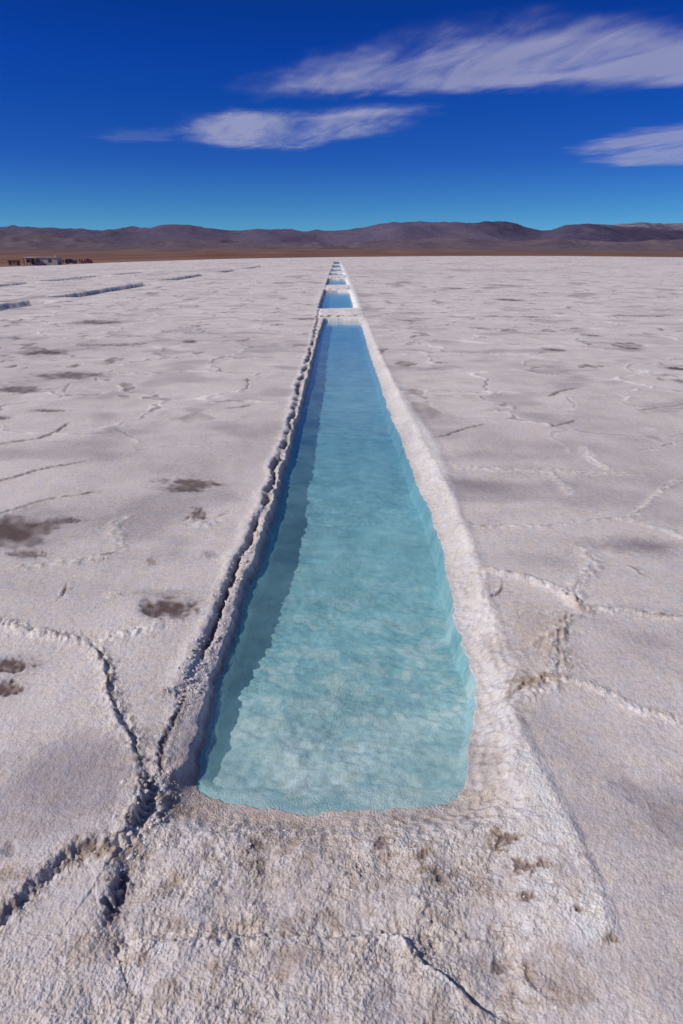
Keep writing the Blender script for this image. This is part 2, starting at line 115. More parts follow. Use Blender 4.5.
def field(x, y, res):
    WL = -.10
    N = x.size
    near = (y < 30) & (np.abs(x) < 16)
    # lines wander a little
    w1 = fnoise(x, y, .42, 3, res * 0); w2 = fnoise(x, y, .42, 4, res * 0)
    w3 = fnoise(x, y, .10, 5, res * .2); w4 = fnoise(x, y, .10, 6, res * .2)
    w5 = fnoise(x, y, .03, 7, res); w6 = fnoise(x, y, .03, 8, res)
    a = .012 + .028 * sm(2.5, 6, y); b = .009 + .006 * sm(2, 5, y)
    xw = x + a * w1 + b * w3 + .005 * w5; yw = y + a * w2 + b * w4 + .005 * w6
    # broad relief of the plates
    z = .010 * fnoise(x, y, 1.3, 1, res) + .005 * fnoise(x, y, .45, 2, res) + .016 * fnoise(x, y, 3.1, 9, res * .3)
    rough = np.zeros(N)
    col = np.tile(C_BASE, (N, 1))
    tone = .5 * fnoise(x, y, .9, 12, res * .2) + .35 * fnoise(x, y, .25, 13, res * .6)
    # polygon net farther out
    far = sm(5., 8, y) + sm(3.2, 4.5, -x) * sm(4.0, 6, y)
    far = np.clip(far, 0, 1)
    q1 = x + .35 * perlin(x / .9, y / .9, 21) + .1 * perlin(x / .25, y / .25, 23); q2 = y + .35 * perlin(x / .9, y / .9, 22) + .1 * perlin(x / .25, y / .25, 24)
    f1, f2, cid = worley(q1 / 1.75, q2 / 1.75, 5)
    e = (f2 - f1) * 1.75
    br = sm(-.55, .0, perlin(x / 1.1, y / 1.1, 25)) * far
    net = np.exp(-(e / (.045 + .0055 * np.minimum(y, 22))) ** 2) * br * (.75 + .5 * perlin(x / .2, y / .2, 28))
    ar = 1 - sm(.5, 3.0, res)
    z += net * .026 * ar * (.6 + .7 * fnoise(x, y, .12, 26, res)) 
    col = mix(col, net * .95 * (1 - .5 * sm(15, 40, y)), C_WHITE * 1.10)
    dk = np.exp(-((e - .012) / (.012 + .0028 * np.minimum(y, 20))) ** 2) * sm(-.28, .02, perlin(x / .8, y / .8, 27)) * far
    col = mix(col, dk * .55 * (1 - .6 * sm(18, 40, y)), C_DARK * 1.6)  # dark line puts the ridges' shaded side into the colour
    z -= dk * .010 * ar
    # plate tint, damp hollows
    dmp = sm(.18, .62, perlin(x / 1.15, y / 1.0, 31) + .35 * perlin(x / .4, y / .4, 32))
    col = mix(col, dmp * .33, C_GREY)
    dmp2 = sm(.05, .7, perlin(x / 3.3, y / 4.2, 33) + .3 * perlin(x / .8, y / .8, 36))
    col = mix(col, dmp2 * .16, C_GREY)
    # small dark dashes of wet mud out on the flat
    dm = perlin(x / .95, y / 1.3, 34) + .45 * perlin(x / .3, y / .5, 35) + .15 * perlin(x / .12, y / .2, 38)
    th = .62 - .12 * sm(-2, -8, x)
    lo = sm(th, th + .12, dm) * sm(5, 10, y) * (1 - sm(40, 90, y) * .6)
    col = mix(col, lo * (.50 + .5 * perlin(x / .16, y / .3, 39)), C_BROWN + .04)
    z -= lo * .006 * ar
    dm = perlin(x / 3.2, y / 6., 40) + .45 * perlin(x / 1.1, y / 2.6, 41)
    lo = sm(.52, .75, dm) * sm(18, 30, y) * (1 - sm(70, 200, y) * .6)
    col = mix(col, lo * .40, C_BROWN + .06)
    dm = perlin(x / 9., y / 26., 42) + .45 * perlin(x / 3., y / 8., 43)
    col = mix(col, sm(.0, .8, dm) * sm(40, 80, y) * .22, C_GREY)
    col = mix(col, sm(.0, .8, -dm) * sm(30, 80, y) * .22, C_WHITE)
    # ---- mud patches and damp stains placed from image coordinates
    for (cx, cy, rx, ry, s, k) in PATCH:
        m = (np.abs(x - cx) < rx * 2.6) & (np.abs(y - cy) < ry * 2.6)
        if not m.any(): continue
        xx, yy = x[m], y[m]
        ry = ry * (.7 if cy > 5.5 else 1.); sc = max(.03, min(rx, ry) * .9)
        xx = xx + .25 * (yy - cy); d = np.sqrt(((xx - cx) / rx) ** 2 + ((yy - cy) / ry) ** 2)
        n = perlin(xx / sc, yy / sc, 44) * .45 + perlin(xx / (sc * .35), yy / (sc * .35), 45) * .28
        if k == 0:
            v = (1 - sm(.55, 1.12, d + n)) * np.clip(.95 + .6 * perlin(xx / (sc * .5), yy / (sc * .7), 46), .62, 1)
            v2 = 1 - sm(.8, 1.7, d + n)
            c = mix(col[m], v2 * .35 * s, C_GREY); c = mix(c, v * .94 * s, C_BROWN * (.95 + .5 * n[:, None]))
            col[m] = c; z[m] -= v * .010 * s
        else:
            v = 1 - sm(.25, 1.5, d + n * .7)
            col[m] = mix(col[m], v * .62 * s, C_GREY); z[m] -= v * .010 * s
    # ---- left plate edge, berm beside the pool, white bank on the right
    m = (x > -4) & (x < 3) & (y < 125)
    xx, yy, rr = xw[m], yw[m], res[m]
    lump = fnoise(x[m], y[m], .07, 51, rr) * .6 + fnoise(x[m], y[m], .03, 52, rr) * .4
    dC, sC, pC, _ = polyline(xx, yy, LCR)
    sC = -sC                                              # positive towards the pool
    dB, sB, pB, _ = polyline(x[m] + .015 * w1[m] + .004 * w3[m], y[m], RBK)
    fade = sm(LCR[0][1] - .12, LCR[0][1] + .15, y[m])
    # positive sB is left of the line = towards the pool
    z0 = z[m]; c0 = col[m]; r0 = rough[m]
    wv = .5 + .5 * fnoise(x[m], y[m], .5, 53, rr * .1)
    plate = (1 - sm(-.004, .014, sC)) 
    lip = np.exp(-((sC + .03) / .04) ** 2)
    berm = (sC > 0)
    bermk = sm(0, .014, sC) * (1 - sm(.05, .25, x[m])) * fade
    z0 = z0 + lip * fade * (.008 + .008 * wv + .006 * lump) - bermk * (.010 + .009 * lump)
    gw = (.010 + .010 * wv + .0035 * np.clip(y[m] - 3, 0, 5)); gr = np.exp(-((sC - .012) / gw) ** 2) * fade * sm(-.30, .12, perlin(x[m] / .30, y[m] / .30, 54) + .5 * lump)
    z0 -= gr * .032
    c0 = mix(c0, gr * .9, C_DARK * 1.1)  # the crack's shadow is painted into the groove colour
    c0 = mix(c0, lip * fade * .35, C_WHITE)
    c0 = mix(c0, bermk * .55 * (1 - gr), C_WHITE * np.array((1.0, .95, .95)))
    c0 = mix(c0, bermk * sm(.1, .5, perlin(x[m] / .05, y[m] / .05, 55)) * .3 * (1 - sm(3, 9, y[m])), C_DARK)
    bank = sm(-.03 - .04 * sm(2.2, 3.2, y[m]), .02 + .015 * sm(2.2, 3.2, y[m]), sB) * sm(-.2, .25, x[m])
    rimf = sm(RBK[0][1] - .02, RBK[0][1] + .015, y[m])
    bank *= rimf
    slope = sm(0, .35, sB)
    z0 += bank * (.011 - .005 * slope + .0025 * lump + .006 * fnoise(x[m] * .3, y[m], .11, 57, rr))
    c0 = mix(c0, bank * .85, C_WHITE * (1.05 + .03 * lump[:, None]))
    band = np.exp(-((sB - .05) / .035) ** 2) * (1 - sm(2.4, 3.4, y[m])) * rimf * sm(.1, .3, x[m])
    c0 = mix(c0, band * .8, C_WHITE * 1.13)
    r0 = np.maximum(r0, (bermk + .4 * bank) * (1 - sm(5, 12, y[m])))
    z[m] = z0; col[m] = c0; rough[m] = r0
    # ---- near end of the channel: trampled, lumpy salt
    fg = np.zeros(N)
    m = (y < 2.6) & (np.abs(x) < 1.6)
    if m.any():
        xx, yy = xw[m], yw[m]
        poly = [(-.62, 1.02), (-.66, 1.45), (-.60, 1.75), (-.48, 1.98), (0, 1.9), (.5, 1.95), (.62, 2.05), (.50, 1.45), (.45, 1.05), (.3, .9)]
        k = sm(-.05, .05, polysd(xx, yy, poly))
        fg[m] = k
        rough[m] = np.maximum(rough[m], k)
        c = mix(col[m], k * .50, C_WHITE * np.array((1.0, .97, .95)))
        c = mix(c, k * .6 * sm(.15, .75, perlin(xx / .09, yy / .09, 61) + .6 * perlin(xx / .03, yy / .03, 62)), C_TAN)
        col[m] = c
        z[m] += k * (.012 * perlin(xx / .22, yy / .22, 63) + .009 * perlin(xx / .09, yy / .09, 64) - .012)
        k2 = (1 - sm(1.2, 1.42, y[m])) * (1 - sm(.38, .60, x[m]))                      # the bottom strip keeps its crust
        rough[m] = np.maximum(rough[m], k2 * .65)
    # ---- ridges and cracks traced from image coordinates
    for pts, h, w, dark, cw, step, warm in CRACKS:
        h = h * (1 + .5 * (pts[0][1] > 2.6)); xs = [p[0] for p in pts]; ys = [p[1] for p in pts]; mg = max(.35, w * 4)
        m = (x > min(xs) - mg) & (x < max(xs) + mg) & (y > min(ys) - mg) & (y < max(ys) + mg)
        if not m.any(): continue
        xx, yy = xw[m], yw[m]
        cw = max(cw, .0030 * np.mean(ys))
        d, s, par, tot = polyline(xx, yy, pts)
        endf = sm(0, .10 + w, np.minimum(par, tot - par) + .02)
        endf = np.maximum(endf, .25) * (1 - sm(.03, .12, np.maximum(0, d - .05)) * 0)
        L1 = fnoise(x[m], y[m], max(.05, w), 71, res[m]); L2 = fnoise(x[m], y[m], .022, 72, res[m])
        L3 = perlin(x[m] / .30, y[m] / .30, 73)
        ridge = np.exp(-(d / w) ** 2) * (.65 + .55 * L1 + .45 * L2) * endf
        brk = sm(-.28, .12, L3 + .35 * L1) if dark < .59 else np.ones_like(L3)
        L4 = fnoise(x[m], y[m], .011, 74, res[m]); off = s - .35 * cw + cw * (.25 * L1 + .55 * L2 + .3 * L4)
        crack = np.exp(-(off / cw) ** 2) * endf * brk * (dark > 0) * np.clip(.9 + .3 * L1 + .7 * L2 + .4 * L4, .35, 1.2)
        zz = z[m] + h * ridge
        zz = zz - crack * min(1, dark * 1.3) * min(.022, cw * 1.2)
        if step:
            fall = np.exp(-np.maximum(d - .02, 0) / .22) * endf
            hw_ = max(.012, cw); q = sm(-hw_, hw_, s + hw_ * (.5 * L1 + .5 * L2)); zz = zz + np.exp(-(d / (hw_ * 2)) ** 2) * (.004 * L1 + .005 * L2 + .002 * L4); zz = zz - step * .5 * fall * (2 * q - 1)
        z[m] = zz
        c = mix(col[m], np.exp(-(d / (w * 1.15)) ** 2) * .85 * endf, C_WHITE * 1.04)
        c = mix(c, np.exp(-(d / (w * 1.5)) ** 2) * .55 * warm * sm(-.3, .5, L1 + .5 * L2), C_TAN * 1.12)
        c = mix(c, np.exp(-(off / (cw * 2.2)) ** 2) * dark * endf * .45 * sm(-.3, .3, L1 + L2), C_TAN * .6)
        c = mix(c, crack * dark, C_DARK * np.array((2.0, 1.75, 1.5)))  # dark cracks, with the shade of steps and ledge painted in
        col[m] = c
        rough[m] = np.maximum(rough[m], np.exp(-(d / (max(w, cw) * 1.8)) ** 2) * .95 * endf)
    for cx, cy, rx, ry, s in STAIN:
        m = (np.abs(x - cx) < rx * 2) & (np.abs(y - cy) < ry * 2)
        if not m.any(): continue
        xx, yy = x[m], y[m]
        d = np.sqrt(((xx - cx) / rx) ** 2 + ((yy - cy) / ry) ** 2) + .8 * perlin(xx / .035, yy / .035, 81) + .55 * perlin(xx / .012, yy / .012, 82)
        s = min(1., s * 1.35) if s < .75 else s; v = (1 - sm(.35, 1.25, d)) * s
        if s > .75 and rx < .08:
            col[m] = mix(mix(col[m], v * .95, C_TAN * .8), (1 - sm(.0, .55, d)) * .75, C_DARK * 1.6); z[m] -= (1 - sm(.1, .7, d)) * .005
        else:
            col[m] = mix(col[m], v, C_TAN)
        rough[m] = np.maximum(rough[m], v * .9)
    # ---- crystal grain: lumps in the trodden places, fine sugar elsewhere
    g1 = fnoise(x, y, .045, 91, res); g2 = fnoise(x, y, .020, 92, res); g3 = fnoise(x, y, .009, 93, res)
    rdg = (1 - np.abs(g1)) ** 2 - .55
    rv = .75 + .8 * fnoise(x, y, .16, 94, res) + .4 * fnoise(x, y, .06, 95, res); rough = rough * np.clip(rv, .22, 1.4)
    col = mix(col, np.clip(1 - rv, 0, 1) * (y < 2.2) * .25, C_GREY * 1.6)
    stre = fnoise(x, y, .018, 96, res, 3.) * fg * sm(1.24, 1.30, y) * (1 - sm(1.36, 1.41, y)) * 1.2
    col = mix(col, sm(.15, .6, stre) * .35, C_TAN); z += .0025 * stre
    z += rough * (.0030 * g1 + .0036 * g2 + .0030 * g3 + .001 * rdg) + (1 - rough) * (.0011 * g2 + .0010 * g3)
    blot = sm(.25, .6, g1 + .6 * g2) * rough
    col = mix(col, blot * .10, C_TAN)
    col = mix(col, sm(.2, .7, -g2 - .5 * g3) * rough * .22, C_GREY)
    bright = 1 + .07 * sm(6, 30, y) + .10 * tone + .035 * g2 + .04 * g3
    col = col * bright[:, None]
    zdry = z.copy()
    # ---- cut pools
    # the long near pool
    m = (x > -1.2) & (x < 1.6) & (y < 22) & (y > 1.2)
    xx, yy = x[m] + .014 * w3[m] + .006 * w5[m] + .016 * w1[m], y[m] + .016 * w4[m] + .007 * w6[m]
    sd = polysd(xx, yy, POOL)
    X, Y, rr = x[m], y[m], res[m]
    leftk = 1 - sm(-.15, .10, X)                         # 1 on the left wall
    rightk = sm(.0, .35, X)
    nearend = 1 - sm(1.85, 2.12, Y + .15 * np.abs(X))
    zz = z[m]; c = col[m]
    # banks above the water
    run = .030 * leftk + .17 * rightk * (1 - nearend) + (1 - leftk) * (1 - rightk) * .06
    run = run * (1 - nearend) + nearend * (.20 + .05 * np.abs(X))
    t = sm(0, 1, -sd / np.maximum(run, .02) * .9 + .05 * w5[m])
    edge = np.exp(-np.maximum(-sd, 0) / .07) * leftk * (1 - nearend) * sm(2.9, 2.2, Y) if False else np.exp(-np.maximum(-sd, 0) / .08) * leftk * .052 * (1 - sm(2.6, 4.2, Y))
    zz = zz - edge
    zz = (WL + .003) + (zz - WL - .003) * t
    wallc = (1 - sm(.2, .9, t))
    c = mix(c, wallc * leftk * (1 - nearend) * .65, C_DARK * 2.2)  # left wall's shade put into its colour
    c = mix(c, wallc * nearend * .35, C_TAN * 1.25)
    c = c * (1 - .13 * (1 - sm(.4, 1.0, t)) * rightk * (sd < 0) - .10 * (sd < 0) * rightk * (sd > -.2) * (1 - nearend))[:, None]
    # below the water
    dep = .022 + .105 * sm(1.80, 3.6, Y) 
    side = .016 * leftk + .035 * rightk + (1 - leftk) * (1 - rightk) * .06
    side = side * (1 - nearend) + .45 * nearend
    sh = (.012 + .001 * Y) * leftk * (1 - nearend); p = sm(0, 1, (sd - sh) / np.maximum(side, .02))
    ledge = (1 - sm(.009, .014, sd - .001 * Y)) * leftk * (1 - nearend)
    und = .5 * fnoise(X, Y, .30, 101, rr, .6) + .3 * fnoise(X, Y, .12, 102, rr, .55) + .2 * fnoise(X, Y, .045, 103, rr, .7)
    zin = WL - .006 - dep * p + .026 * und * (.3 + .7 * p)
    inside = sd > 0
    zz = np.where(inside, zin, zz)
    mot = .40 * perlin(X / .34, Y / .22, 104) + .50 * perlin(X / .12, Y / .09, 105) + .38 * fnoise(X, Y, .05, 106, rr, .6)
    deep = sm(2.2, 7.5, Y) 
    fc = mix(np.tile(C_FLOOR, (X.size, 1)), deep * .85, C_DEEP)
    pale = (1 - sm(1.75, 3.0, Y + .45 * mot)) 
    fc = mix(fc, pale * .85, C_PALE)
    fc = mix(fc, sm(.0, .5, mot) * .6, fc * np.array((1.5, 1.24, 1.18)))
    fc = mix(fc, sm(.0, .5, -mot) * .6, fc * np.array((.46, .68, .76)))
    wp = sm(-.02, .40, perlin(X / .22, Y / .16, 108) + .5 * perlin(X / .07, Y / .06, 109)) * (1 - sm(2.4, 4.2, Y)); fc = mix(fc, wp * .75, np.array((.86, .84, .82)))
    fc = mix(fc, sm(.25, .6, perlin(X / .10, Y / .06, 107)) * (1 - sm(2.2, 3.2, Y)) * .35, fc * np.array((.6, .72, .70)))
    fc = mix(fc, rightk * (1 - nearend) * (1 - sm(.03, .07, sd)) * .12, fc * np.array((.62, .78, .82)))  # right wall colour darkened to offset the sun falling on it
    fc = mix(fc, leftk * (1 - nearend) * (1 - sm(.0, .06, sd)) * .7, fc * np.array((.5, .7, .75)))  # left underwater wall painted dark to match the shadow beside it
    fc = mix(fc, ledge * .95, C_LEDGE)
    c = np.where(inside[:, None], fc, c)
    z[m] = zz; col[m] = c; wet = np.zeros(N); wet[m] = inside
    # the other pools of this and the neighbouring channels
    for i, (cx, y0, y1) in enumerate(CHAN):
        hw = .53 if i < 6 else .44; WL = -.10 if i < 6 else -.155
        cx2 = cx + (.03 if i < 6 else 0)
        m = (np.abs(x - cx2) < hw + .8) & (y > y0 - 2.5) & (y < y1 + 2.5)
        if not m.any(): continue
        X, Y, rr = x[m], y[m], res[m]
        nz = .05 * perlin(X / .6, Y / .6, 111 + i) + .03 * perlin(X / .2, Y / .2, 115)
        ax = hw - np.abs(X - cx2) + nz; ay = np.minimum(Y - y0, y1 - Y) + nz * 2
        sdc = np.minimum(ax, ay * .5)
        zz = z[m]; c = col[m]
        k = sm(-.16, -.01, sdc) if i < 6 else sm(-.34, -.01, sdc)
        rim = np.exp(-((sdc + .22) / .14) ** 2) 
        zz = zz + rim * (.030 if i > 5 else .012)
        c = mix(c, rim * .5, C_WHITE)
        zz = zz * (1 - k) + (WL - .01) * k
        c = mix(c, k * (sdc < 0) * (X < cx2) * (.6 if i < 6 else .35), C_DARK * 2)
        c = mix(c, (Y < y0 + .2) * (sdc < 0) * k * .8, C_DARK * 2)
        ins = sdc > 0
        zi = WL - .01 - .16 * sm(0, .07, sdc)
        z[m] = np.where(ins, zi, zz)
        fc = C_DEEP * (1 + .15 * perlin(X / .5, Y / 1.2, 118)[:, None])
        if i in (1, 2) or i > 5: fc = fc * np.array((.95, .72, .60))
        col[m] = np.where(ins[:, None], fc, c)
    # ---- the flat sinks a little towards its shore
    u = np.clip(x / np.maximum(y, 30.), -1.3, 1.6)
    ysh, zsh = shore(u)
    t = np.clip((y - 60) / (ysh - 60), 0, 1.15)
    z += (zsh + 0.0) * t
    col = mix(col, sm(.80, 1.0, t) * .6, np.array((.74, .62, .56)))
    return z, np.clip(col, .01, .86), rough

# ---------------------------------------------------------------- helpers
def link(o, parent=None):
    COL.objects.link(o)
    if parent: o.parent = parent
    return o
def tag(o, label=None, cat=None, group=None, kind=None):
    if label: o['label'] = label
    if cat: o['category'] = cat
    if group: o['group'] = group
    if kind: o['kind'] = kind
    return o
def mesh_obj(name, verts, faces, m, parent=None, smooth=True):
    me = bpy.data.meshes.new(name)
    me.from_pydata(verts, [], faces); me.update()
    if smooth: me.shade_smooth()
    me.materials.append(m)
    return link(bpy.data.objects.new(name, me), parent)
def grid_obj(name, X, Y, Z, m, col=None, keep=None, attrs=None):
    nr, nc = X.shape
    idx = np.arange(nr * nc).reshape(nr, nc)
    q = np.stack([idx[:-1, :-1], idx[:-1, 1:], idx[1:, 1:], idx[1:, :-1]], -1).reshape(-1, 4)
    if keep is not None:
        q = q[keep.ravel()[q].any(1)]
        used = np.unique(q); remap = np.full(nr * nc, -1); remap[used] = np.arange(used.size); q = remap[q]
    else:
        used = np.arange(nr * nc)
    V = np.stack([X.ravel()[used], Y.ravel()[used], Z.ravel()[used]], -1).astype(np.float32)
    me = bpy.data.meshes.new(name)
    me.vertices.add(len(V)); me.vertices.foreach_set('co', V.ravel())
    me.loops.add(q.size); me.loops.foreach_set('vertex_index', q.ravel().astype(np.int32))
    me.polygons.add(len(q)); me.polygons.foreach_set('loop_start', np.arange(0, q.size, 4, dtype=np.int32))
    me.polygons.foreach_set('use_smooth', np.ones(len(q), bool))
    me.update(calc_edges=True)
    if col is not None:
        a = me.color_attributes.new('Col', 'FLOAT_COLOR', 'POINT')
        a.data.foreach_set('color', np.concatenate([col[used], np.ones((used.size, 1))], 1).astype(np.float32).ravel())
    for k, v in (attrs or {}).items():
        a = me.attributes.new(k, 'FLOAT', 'POINT'); a.data.foreach_set('value', v.ravel()[used].astype(np.float32))
    me.materials.append(m)
    return link(bpy.data.objects.new(name, me))
class NT:
    def __init__(s, name, world=None):
        if world: s.t = world.node_tree
        else:
            s.m = bpy.data.materials.new(name); s.m.use_nodes = True; s.t = s.m.node_tree
        s.t.nodes.clear()
    def n(s, typ, ins=None, **kw):
        nd = s.t.nodes.new(typ)
        for k, v in kw.items(): setattr(nd, k, v)
        for k, v in (ins or {}).items():
            sock = nd.inputs[k]
            if hasattr(v, 'is_output') or isinstance(v, bpy.types.NodeSocket): s.t.links.new(v, sock)
            else: sock.default_value = v
        return nd
    def math(s, op, a, b=0.0, clamp=False):
        nd = s.n('ShaderNodeMath', {0: a, 1: b}, operation=op, use_clamp=clamp); return nd.outputs[0]
    def noise(s, vec, scale, detail=3., rough=.55, dist=0.):
        return s.n('ShaderNodeTexNoise', {'Vector': vec, 'Scale': scale, 'Detail': detail, 'Roughness': rough, 'Distortion': dist}).outputs[0]
    def ramp(s, fac, stops):
        nd = s.n('ShaderNodeValToRGB', {'Fac': fac}); el = nd.color_ramp.elements
        while len(el) < len(stops): el.new(.5)
        for e, (p, c) in zip(el, stops):
            e.position = p; e.color = (c, c, c, 1) if isinstance(c, (int, float)) else (*c, 1)
        return nd.outputs[0]
    def mixc(s, fac, a, b, blend='MIX'):
        nd = s.n('ShaderNodeMix', data_type='RGBA', blend_type=blend)
        for i, v in ((0, fac), (6, a), (7, b)):
            if isinstance(v, bpy.types.NodeSocket): s.t.links.new(v, nd.inputs[i])
            else: nd.inputs[i].default_value = v if i == 0 else (*v, 1)
        return nd.outputs[2]
    def scale(s, vec, sc):
        return s.n('ShaderNodeMapping', {'Vector': vec, 'Scale': sc}).outputs[0]
    def out(s, surf):
        s.n('ShaderNodeOutputWorld' if not hasattr(s, 'm') else 'ShaderNodeOutputMaterial', {'Surface': surf})
        return getattr(s, 'm', None)
def simple(name, c, rough=.7, var=.2, sc=4., metal=0., spec=.3):
    t = NT(name); co = t.n('ShaderNodeTexCoord').outputs['Object']
    n = t.noise(co, sc, 4.)
    k = t.ramp(n, [(.3, 1 - var), (.7, 1 + var * .4)])
    c2 = t.mixc(1., c, k, 'MULTIPLY')
    b = t.n('ShaderNodeBump', {'Height': n, 'Strength': .2, 'Distance': .02})
    return t.out(t.n('ShaderNodeBsdfPrincipled', {'Base Color': c2, 'Roughness': rough, 'Metallic': metal, 'Specular IOR Level': spec, 'Normal': b.outputs[0]}).outputs[0])

# ---------------------------------------------------------------- materials
def salt_material():
    t = NT('salt_crust')
    co = t.n('ShaderNodeTexCoord').outputs['Object']
    at = t.n('ShaderNodeVertexColor', layer_name='Col').outputs[0]
    fine = t.noise(co, 230., 3., .75); mid = t.noise(co, 38., 4., .65); big = t.noise(co, 2.2, 6., .6)
    far = t.noise(t.scale(co, (.5, .22, 1.)), 1.5, 8., .68)
    v = t.math('ADD', t.math('MULTIPLY', fine, .46), t.math('MULTIPLY', mid, .32))
    v = t.math('ADD', v, t.math('MULTIPLY', big, .22)); v = t.math('ADD', v, t.math('MULTIPLY', far, .22))
    k = t.ramp(v, [(.46, .60), (.60, 1.0), (.76, 1.25)])
    c = t.mixc(1., at, k, 'MULTIPLY')
    hue = t.ramp(t.noise(co, 13., 4., .6), [(.35, (.97, .99, 1.05)), (.65, (1.04, 1.0, .95))])
    c = t.mixc(1., c, hue, 'MULTIPLY')
    vo = t.n('ShaderNodeTexVoronoi', {'Vector': co, 'Scale': 120., 'Detail': 1.}).outputs['Distance']
    hgt = t.math('SUBTRACT', t.math('MULTIPLY', fine, .45), t.math('MULTIPLY', vo, .75))
    rgh = t.n('ShaderNodeAttribute', attribute_name='rough').outputs['Fac']
    st = t.math('ADD', t.math('MULTIPLY', rgh, .55), .38)
    b1 = t.n('ShaderNodeBump', {'Height': mid, 'Strength': st, 'Distance': .006})
    b2 = t.n('ShaderNodeBump', {'Height': hgt, 'Strength': t.math('ADD', st, .12), 'Distance': .0040, 'Normal': b1.outputs[0]})
    b3 = t.n('ShaderNodeBump', {'Height': far, 'Strength': .5, 'Distance': .05, 'Normal': b2.outputs[0]})
    return t.out(t.n('ShaderNodeBsdfPrincipled', {'Base Color': c, 'Roughness': .85, 'Specular IOR Level': .25, 'Normal': b3.outputs[0]}).outputs[0])
def water_material():
    t = NT('brine')
    co = t.n('ShaderNodeTexCoord').outputs['Object']
    n1 = t.noise(t.scale(co, (1., 1.7, 1.)), 5., 3., .5); n2 = t.noise(t.scale(co, (1., 1.5, 1.)), 22., 2., .5)
    h = t.math('ADD', t.math('MULTIPLY', n1, .8), t.math('MULTIPLY', n2, .2))
    b = t.n('ShaderNodeBump', {'Height': h, 'Strength': .22, 'Distance': .02}).outputs[0]
    bf = t.n('ShaderNodeNewGeometry').outputs['Backfacing']
    ior = t.math('SUBTRACT', 1.33, t.math('MULTIPLY', bf, 1.33 - 1 / 1.33))       # same reflectance from above and below
    f = t.n('ShaderNodeFresnel', {'IOR': ior, 'Normal': b}).outputs[0]
    tr = t.n('ShaderNodeBsdfTransparent', {'Color': (.89, .980, .978, 1)}).outputs[0]
    gl = t.n('ShaderNodeBsdfGlossy', {'Color': (.95, .97, 1., 1), 'Roughness': .05, 'Normal': b}).outputs[0]
    cl = t.ramp(t.noise(co, 2.6, 5., .6), [(.35, .15), (.65, .32)])                 # suspended salt makes the brine a little milky
    mk = t.n('ShaderNodeBsdfDiffuse', {'Color': (.34, .66, .68, 1)}).outputs[0]
    body = t.n('ShaderNodeMixShader', {0: cl, 1: tr, 2: mk}).outputs[0]
    return t.out(t.n('ShaderNodeMixShader', {0: f, 1: body, 2: gl}).outputs[0])
M_SALT = salt_material(); M_WATER = water_material()

# ---------------------------------------------------------------- the salt flat mesh
f_px = 682.667
def row_dist(py):
    d = math.atan((py - 512) / f_px) + PITCH
    return CAMH / math.tan(d)
rows = [-6., -4., -2.5, -1.5, -.8, -.3, 0., .2, .4, .55, .68, .78, .85]
py = 1085.
seq = []
while py > 255.9:
    seq.append(row_dist(py)); py -= (.9 if py > 500 else .5 if py > 318 else .25)
rows += [r for r in seq if r > .9] + [640., 700.]
rows = np.array(rows)
du = .90 / f_px
uc = list(np.arange(-.62, .6201, du))
ex = [.65, .69, .75, .83, .95, 1.1, 1.3, 1.6, 2., 2.6, 3.4, 4.5]
uc = np.array([-e for e in reversed(ex)] + uc + ex)
depth = np.maximum(rows, .3) * math.cos(PITCH) + CAMH * math.sin(PITCH)
X = depth[:, None] * uc[None, :]; Y = np.repeat(rows[:, None], uc.size, 1)
res = np.gradient(rows)[:, None] * np.ones_like(X)
rx = np.gradient(X, axis=1)
res = np.maximum(res * .8, rx)
# cut the sheet a little past its shore
ush, zsh = shore(np.clip(X / np.maximum(Y, 30.), -1.3, 1.6))
wob = 1 + .02 * perlin(X / 40., Y / 60., 3) + .006 * perlin(X / 8., Y / 12., 4)
keep = (Y < ush * wob) | (Y < 60)
lim = np.where(Y > 60, ush * wob, 1e9); kf = np.minimum(1, lim / np.maximum(Y, .01)); kf = np.where(Y > 60, kf, 1.); X = X * kf; Y = Y * kf
z, c, rg = field(X.ravel(), Y.ravel(), res.ravel())
ground = grid_obj('salt_flat', X, Y, z.reshape(X.shape), M_SALT, c, keep, {'rough': rg})
tag(ground, 'white salt crust flat with cracked polygons', None, None, 'structure')
del ground['label']

# ---------------------------------------------------------------- water sheets
def sheet(name, pts, zz):
    me = bpy.data.meshes.new(name); bm = bmesh.new()
    f = bm.faces.new([bm.verts.new((p[0], p[1], zz)) for p in pts]); bm.normal_update()
    if f.normal.z < 0: f.normal_flip()
    bmesh.ops.triangulate(bm, faces=bm.faces[:]); bm.to_mesh(me); bm.free(); me.materials.append(M_WATER)
    o = link(bpy.data.objects.new(name, me)); o['kind'] = 'structure'
    return o
cxp = sum(p[0] for p in POOL) / len(POOL)
big = [(p[0] + (.06 if p[0] > .05 else -.04 if p[0] < -.3 else 0), p[1] - (.09 if p[1] < 1.95 else 0) + (.1 if p[1] > 15 else 0)) for p in POOL]
sheet('water', big, WL)
for i, (cx, y0, y1) in enumerate(CHAN):
    cc = cx + (.03 if i < 6 else 0)
    u = cc / ((y0 + y1) / 2); WL = -.10 if i < 6 else -.155; ys, zs = shore(u); dz = [float(zs) * max(0, (yy - 60) / (float(ys) - 60)) for yy in (y0, y1)]
    me = bpy.data.meshes.new('water')
    me.from_pydata([(cc - .6, y0 - .1, WL + dz[0]), (cc + .6, y0 - .1, WL + dz[0]), (cc + .6, y1 + .1, WL + dz[1]), (cc - .6, y1 + .1, WL + dz[1])], [], [(0, 1, 2, 3)])
    me.materials.append(M_WATER); o = link(bpy.data.objects.new('water', me)); o['kind'] = 'structure'

